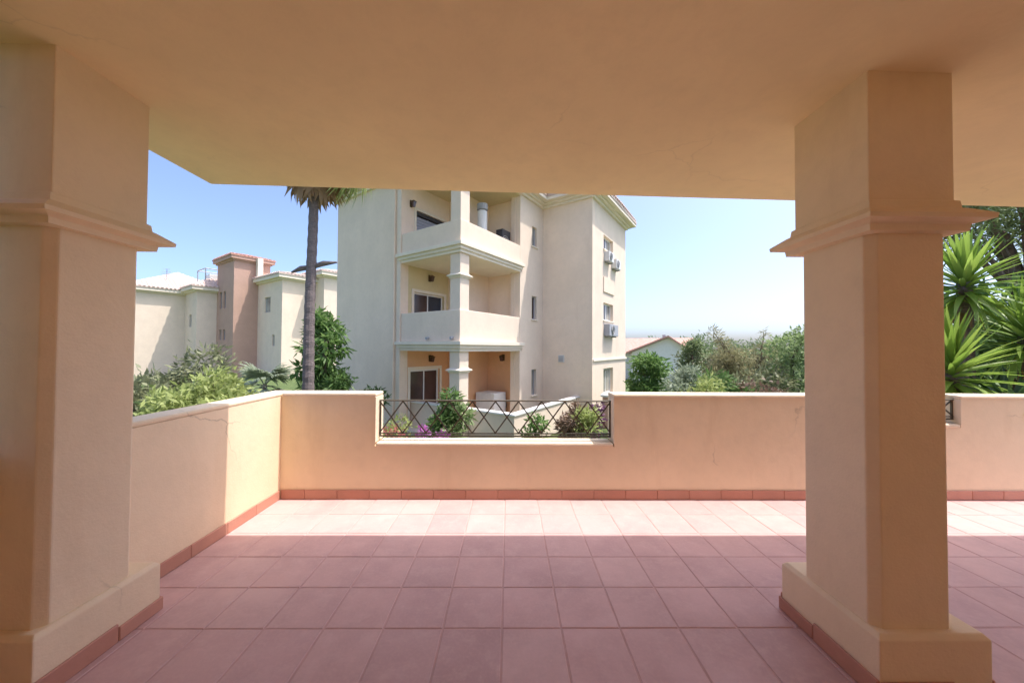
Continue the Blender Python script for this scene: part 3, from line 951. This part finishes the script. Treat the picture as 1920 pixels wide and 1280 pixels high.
tree('banana_plant', 'fresh green big leafed plant rising over the dark shrub by the palm', 'plant', (-5.2, 9.6, G), clumpy(.50, .4, 1.6, 3.85, 16, .23, 5), 'gfern', 2200, .22, .07, 15, 3.0, .07, droop=.4)
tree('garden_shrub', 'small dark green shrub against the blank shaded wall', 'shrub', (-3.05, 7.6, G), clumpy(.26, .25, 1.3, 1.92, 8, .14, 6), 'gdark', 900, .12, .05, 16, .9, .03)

def fan_frond(name, mat, spread, n, R, pet, fold=0.0, seed=0, w_=.045):
    """fan of narrow leaflets at the end of a petiole along +x"""
    rnd = random.Random(seed)
    mb = MB()
    mb.tube([(0, 0, 0), (pet * .5, 0, .03), (pet, 0, 0)], [.018, .014, .010], 5)
    for i in range(n):
        a = (i / (n - 1) - .5) * spread + rnd.uniform(-.04, .04)
        r = R * (1 - .25 * abs(a) / (spread / 2)) * rnd.uniform(.85, 1.1)
        d = Vector((math.cos(a), math.sin(a), 0))
        s = Vector((-math.sin(a), math.cos(a), 0))
        b = Vector((pet, 0, 0))
        z = lambda t: Vector((0, 0, -fold * t * t * R + rnd.uniform(-.02, .02) * t))
        p1, p2, p3 = b + d * r * .4 + z(.4), b + d * r * .75 + z(.75), b + d * r + z(1.15)
        mb.add([b, p1 + s * w_, p2 + s * w_ * .7, p3, p2 - s * w_ * .7, p1 - s * w_], [(0, 1, 5), (1, 2, 4, 5), (2, 3, 4)])
    return mb.mesh(name, mat)

# palm
pm = thing('palm_tree', 'tall slim palm with a brown skirt of dead fronds', 'palm tree', (-4.50, 7.80, G))
rnd = random.Random(21)
zt = 7.65
pts = [(.0 + .10 * (i / 10) ** 1.3, .02 * math.sin(i), zt * i / 10) for i in range(11)]
pts[0] = (0, 0, -.02)
rad = [.165, .135, .122, .115, .108, .105, .10, .098, .095, .095, .11]
tm = MB()
big = []
for i in range(61):
    t_ = i / 60 * 10
    k = min(9, int(t_)); f = t_ - k
    p = Vector(pts[k]).lerp(Vector(pts[k + 1]), f)
    r = rad[k] * (1 - f) + rad[k + 1] * f
    big.append((p, r * (1.05 if i % 2 else .96)))
tm.tube([b_[0] for b_ in big], [b_[1] for b_ in big], 12)
tm.obj('trunk', 'palmbark', pm)
gf = [fan_frond('frond', 'gyuc', 3.6, 22, .75, .75, .35, k) for k in range(3)]
df = [fan_frond('dead_frond', 'dead', 2.2, 14, .72, .55, .15, 10 + k, .05) for k in range(3)]
topv = Vector((.10, 0, zt))
for i in range(22):
    az = i * 2.399 + rnd.uniform(-.2, .2)
    el = math.radians(rnd.uniform(15, 78))
    link('frond', gf[i % 3], pm, topv + Vector((0, 0, .05)), (rnd.uniform(-.4, .4), -el, az))
for i in range(15):
    az = i * 2.399 + rnd.uniform(-.3, .3)
    el = math.radians(rnd.uniform(-86, -42))
    link('dead_frond', df[i % 3], pm, topv + Vector((.08 * math.cos(az), .08 * math.sin(az), -.05 - rnd.uniform(0, .5))), (rnd.uniform(-.8, .8), -el, az))
# yellowing fronds leaning to the right over the blank wall
yf = [fan_frond('frond', 'gyel', 2.6, 16, .75, .80, .6, 30 + k) for k in range(2)]
for i, (az, el) in enumerate(((.1, -40), (-.35, -34), (.35, -46), (-.1, -54), (.2, -30), (-.2, -44))):
    link('frond', yf[i % 2], pm, topv + Vector((.1, 0, -.12)), (rnd.uniform(-.5, .5), -math.radians(el), az))
# two dried stubs crossing the trunk
for az, el, s in ((.15, 16, .55), (3.2, -14, .45)):
    mbs = MB().tube([(0, 0, 0), (s * .5, 0, .02), (s, 0, -.02)], [.05, .06, .02], 6)
    o = mbs.obj('dead_stub', 'palmbark', pm)
    o.location = (.055, 0, 4.62)
    o.rotation_euler = (0, -math.radians(el), az)

# sage fan palm between tower and wall
fpalm = thing('fan_palm', 'small pale sage fan palm in front of the pink tower', 'palm tree', (-6.9, 9.9, G))
MB().tube([(0, 0, -.02), (.03, .02, .9), (-.02, 0, 1.75)], [.08, .065, .06], 8).obj('trunk', 'palmbark', fpalm)
sf = [fan_frond('frond', 'gpale', 3.4, 18, .48, .42, .3, 50 + k, .035) for k in range(3)]
for i in range(20):
    link('frond', sf[i % 3], fpalm, (-.02, 0, 1.72), (rnd.uniform(-.5, .5), -math.radians(rnd.uniform(-45, 65)), i * 2.399))

# behind the right hand wall: shrubs in front, trees behind
tree('leafy_shrub', 'fresh green leafy shrub growing against the right corner of the cream block', 'shrub', (4.55, 11.3, G), clumpy(.52, .5, .6, 2.75, 18, .30, 31, .35), 'gfern', 3200, .19, .065, 31, 1.9, .05, droop=.2)
tree('sage_shrub', 'pale sage green shrub between two greener bushes', 'shrub', (4.90, 9.55, G), clumpy(.75, .5, .7, 2.30, 16, .27, 32), 'gpale', 3400, .13, .045, 32, 1.3, .05)
tree('yellow_green_bush', 'rounded yellow green bush showing over the right part of the front wall', 'bush', (4.65, 8.1, G), clumpy(.62, .5, .8, 2.12, 20, .24, 33), 'gyel', 3600, .11, .04, 33, 1.2, .05)
tree('conifer', 'dark green narrow conifer beside the far house', 'tree', (8.9, 16.6, G), clumpy(.62, .7, .4, 3.4, 26, .30, 34, .6), 'gcon', 4200, .2, .045, 34, 3.2, .10)
tree('dry_tree', 'brownish feathery tree with a leaning top', 'tree', (9.3, 14.4, G), clumpy(1.0, .9, .5, 3.0, 24, .36, 35, .3) + [(-.55, 0, 3.35, .22, .16, .16), (-.75, 0, 3.6, .16, .1, .14), (-.3, 0, 3.1, .25, .2, .2)], 'gbrn', 5600, .22, .03, 35, 2.6, .10)
tree('dry_tree', 'brownish feathery tree standing left of the rounded green tree', 'tree', (10.5, 14.3, G), clumpy(.9, .9, .4, 2.85, 20, .40, 36, .2) + [(.1, 0, 3.2, .13, .13, .3), (.12, 0, 3.5, .1, .1, .16)], 'gbrn', 4600, .22, .03, 36, 2.6, .10)
tree('green_tree', 'olive green tree behind the brownish trees', 'tree', (9.6, 16.8, G), clumpy(1.3, 1.0, .4, 2.95, 22, .5, 37), 'gol', 4200, .2, .06, 37, 2.4, .10)
tree('rounded_tree', 'layered rounded green tree beside the right pillar', 'tree', (8.35, 10.2, G), [(-.05, 0, 2.85, .55, .5, .34), (.3, .1, 3.0, .5, .5, .3), (-.1, 0, 2.05, .52, .5, .42), (.35, 0, 2.2, .5, .5, .4), (.1, 0, 1.5, .6, .5, .4), (0, 0, .9, .6, .5, .4), (.5, 0, 3.3, .3, .3, .2)], 'gblue', 5200, .12, .045, 38, 2.6, .08, inner=.7)
tree('dark_hedge_bush', 'dark brownish bush low behind the right part of the front wall', 'bush', (6.35, 8.5, G), clumpy(.95, .5, .6, 2.15, 20, .30, 39), 'gbrn2', 2600, .15, .06, 39, 1.2, .05)
tree('dark_hedge_bush', 'deep green low bush left of the brownish bush behind the wall', 'bush', (5.55, 8.8, G), clumpy(.55, .5, .6, 2.35, 14, .30, 40), 'gmid', 2200, .15, .06, 40, 1.2, .05)
tree('hedge_bush', 'grey green bush behind the dark brownish bush', 'bush', (7.2, 9.9, G), clumpy(.8, .5, .6, 2.5, 14, .36, 41), 'gol', 2400, .16, .06, 41, 1.4, .06)
bh = tree('treeline', '', '', (26.0, 44, G), clumpy(16, 2.5, .2, 3.6, 80, 1.1, 42), 'gcon', 9000, .4, .14, 42, .5, .1)

# plants seen through the railing
tree('green_shrub', 'dark green upright plant with broad leaves behind the railing', 'plant', (-1.28, 7.15, G), clumpy(.17, .2, .35, 2.08, 12, .16, 51), 'gmid', 1500, .17, .055, 51, 1.4, .04, droop=.25)
tree('blue_leaf_plant', 'pale blue green plant beside the dark upright plant', 'plant', (-1.02, 7.0, G), clumpy(.15, .2, .9, 1.8, 8, .13, 52), 'gblue', 620, .18, .05, 52, 1.2, .03, droop=.1)
tree('flower_bush', 'pink flowering twiggy bush at the left end of the railing', 'bush', (-1.85, 5.55, G), clumpy(.34, .3, .95, 1.62, 12, .13, 53), 'pinkf', 700, .055, .04, 53, 1.0, .03, part='blossom')
tree('flower_bush', 'yellow green leafy bush under the pink flowers', 'bush', (-1.78, 5.9, G), clumpy(.36, .3, .5, 1.68, 12, .17, 54), 'gyel', 900, .08, .035, 54, .9, .03)
tree('purple_flowers', 'low purple flowers behind the railing foot', 'flowers', (-1.25, 5.6, G), clumpy(.36, .2, .95, 1.5, 14, .12, 55), 'purpf', 1400, .05, .035, 55, .8, .02, part='blossom')
tree('plum_bush', 'dry dark reddish brown bush in front of the low garden wall', 'bush', (1.52, 7.95, G), clumpy(.30, .28, .55, 1.55, 14, .18, 56), 'gbrn2', 1700, .12, .04, 56, .9, .03)
tree('small_green_bush', 'pale green bush in front of the lit garden wall', 'bush', (.72, 8.55, G), clumpy(.26, .25, .3, 1.2, 10, .17, 57), 'gfern', 1000, .11, .045, 57, .6, .03)
tree('plum_shrub', 'small purple leaved shrub at the right end of the railing', 'shrub', (2.05, 8.3, G), clumpy(.2, .2, .6, 1.55, 9, .14, 58), 'plum', 700, .10, .05, 58, .9, .02)
tree('spiky_plant', 'small yellow green plant left of the purple shrub', 'plant', (1.70, 7.45, G), clumpy(.2, .2, .9, 1.72, 7, .14, 59), 'gyel', 400, .16, .04, 59, .9, .02)

# ---- yuccas at the right end
def yucca_leaf(L, W, bend, mat, name='leaf'):
    mb = MB()
    k = 6
    rows = []
    for i in range(k + 1):
        t_ = i / k
        w_ = W * (.55 + .45 * min(1, t_ * 4)) * (1 - t_ ** 2.2) + .001
        x, z = L * t_ * (1 - .12 * bend * t_), -bend * L * .35 * t_ * t_
        rows.append([(x, -w_, z + w_ * .35), (x, 0, z), (x, w_, z + w_ * .35)])
    vs = [p for r in rows for p in r]
    fs = []
    for i in range(k):
        a = i * 3
        fs += [(a, a + 1, a + 4, a + 3), (a + 1, a + 2, a + 5, a + 4)]
    return mb.add(vs, fs).mesh(name, mat, smooth=True)
YL = {m: [yucca_leaf(.66, .031, b_, m) for b_ in (.15, .45, .9)] for m in ('gyuc', 'gyuc2')}
YD = [yucca_leaf(.55, .02, .5, 'dead', 'dead_leaf')]
def yucca(label, loc, h, mat, n, size, seed, lo=-38, hi=85):
    t = thing('yucca', label, 'yucca', loc, 0, 'spiky yuccas at the right end of the terrace')
    rnd = random.Random(seed)
    MB().tube([(0, 0, -.02), (.04, .02, h * .5), (0, 0, h)], [.11, .085, .07], 9).obj('trunk', 'palmbark', t)
    for i in range(n):
        f = i / n
        el = hi + (lo - hi) * f ** 1.15 + rnd.uniform(-7, 7)
        az = i * 2.39996 + rnd.uniform(-.12, .12)
        bend = min(2, (0 if el > 45 else (1 if el > 5 else 2)) + (rnd.random() < .15))
        s = size * rnd.uniform(.8, 1.12)
        o = link('leaf', YL[mat][bend], t, (0, 0, h - .28 * f), (rnd.uniform(-.3, .3), -math.radians(el), az))
        o.scale = (s, s * 1.05, s)
    for i in range(10):
        az = i * 2.39996 + 1
        o = link('dead_leaf', YD[0], t, (0, 0, h - .32 - .012 * i), (0, math.radians(rnd.uniform(55, 80)), az))
    return t
yucca('bright green yucca rosette just above the wall beside the right pillar', (5.55, 4.30, G), 2.65, 'gyuc', 120, 1.12, 61)
yucca('upper yucca rosette showing against the dark tree', (6.35, 4.75, G), 3.85, 'gyuc', 120, 1.1, 62)
yucca('yucca at the right edge with leaves crossing the wall top', (6.75, 4.45, G), 3.1, 'gyuc', 120, 1.15, 63)
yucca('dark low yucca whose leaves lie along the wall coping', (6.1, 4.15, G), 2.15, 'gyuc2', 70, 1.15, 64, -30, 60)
tree('leafy_tree', 'dense green tree filling the gap behind the yuccas', 'tree', (9.2, 6.1, G), clumpy(2.3, 1.1, .3, 4.0, 44, .6, 65), 'gmid', 10000, .20, .07, 65, 2.6, .12)
tree('pine_tree', 'tall grey green pine whose needles hang above the yuccas', 'tree', (10.4, 6.6, G), clumpy(2.8, 1.6, 4.7, 6.8, 44, .5, 66), 'gcon', 10500, .24, .032, 66, 5.4, .16)

# stuff: one far treeline that reads as a mass
for c in list(bh.children):
    if c.name.startswith('trunk'):
        bpy.data.objects.remove(c)
for c in bh.children:
    c.name = 'foliage'
bh['kind'] = 'stuff'
for k in ('label', 'category'):
    if k in bh:
        del bh[k]
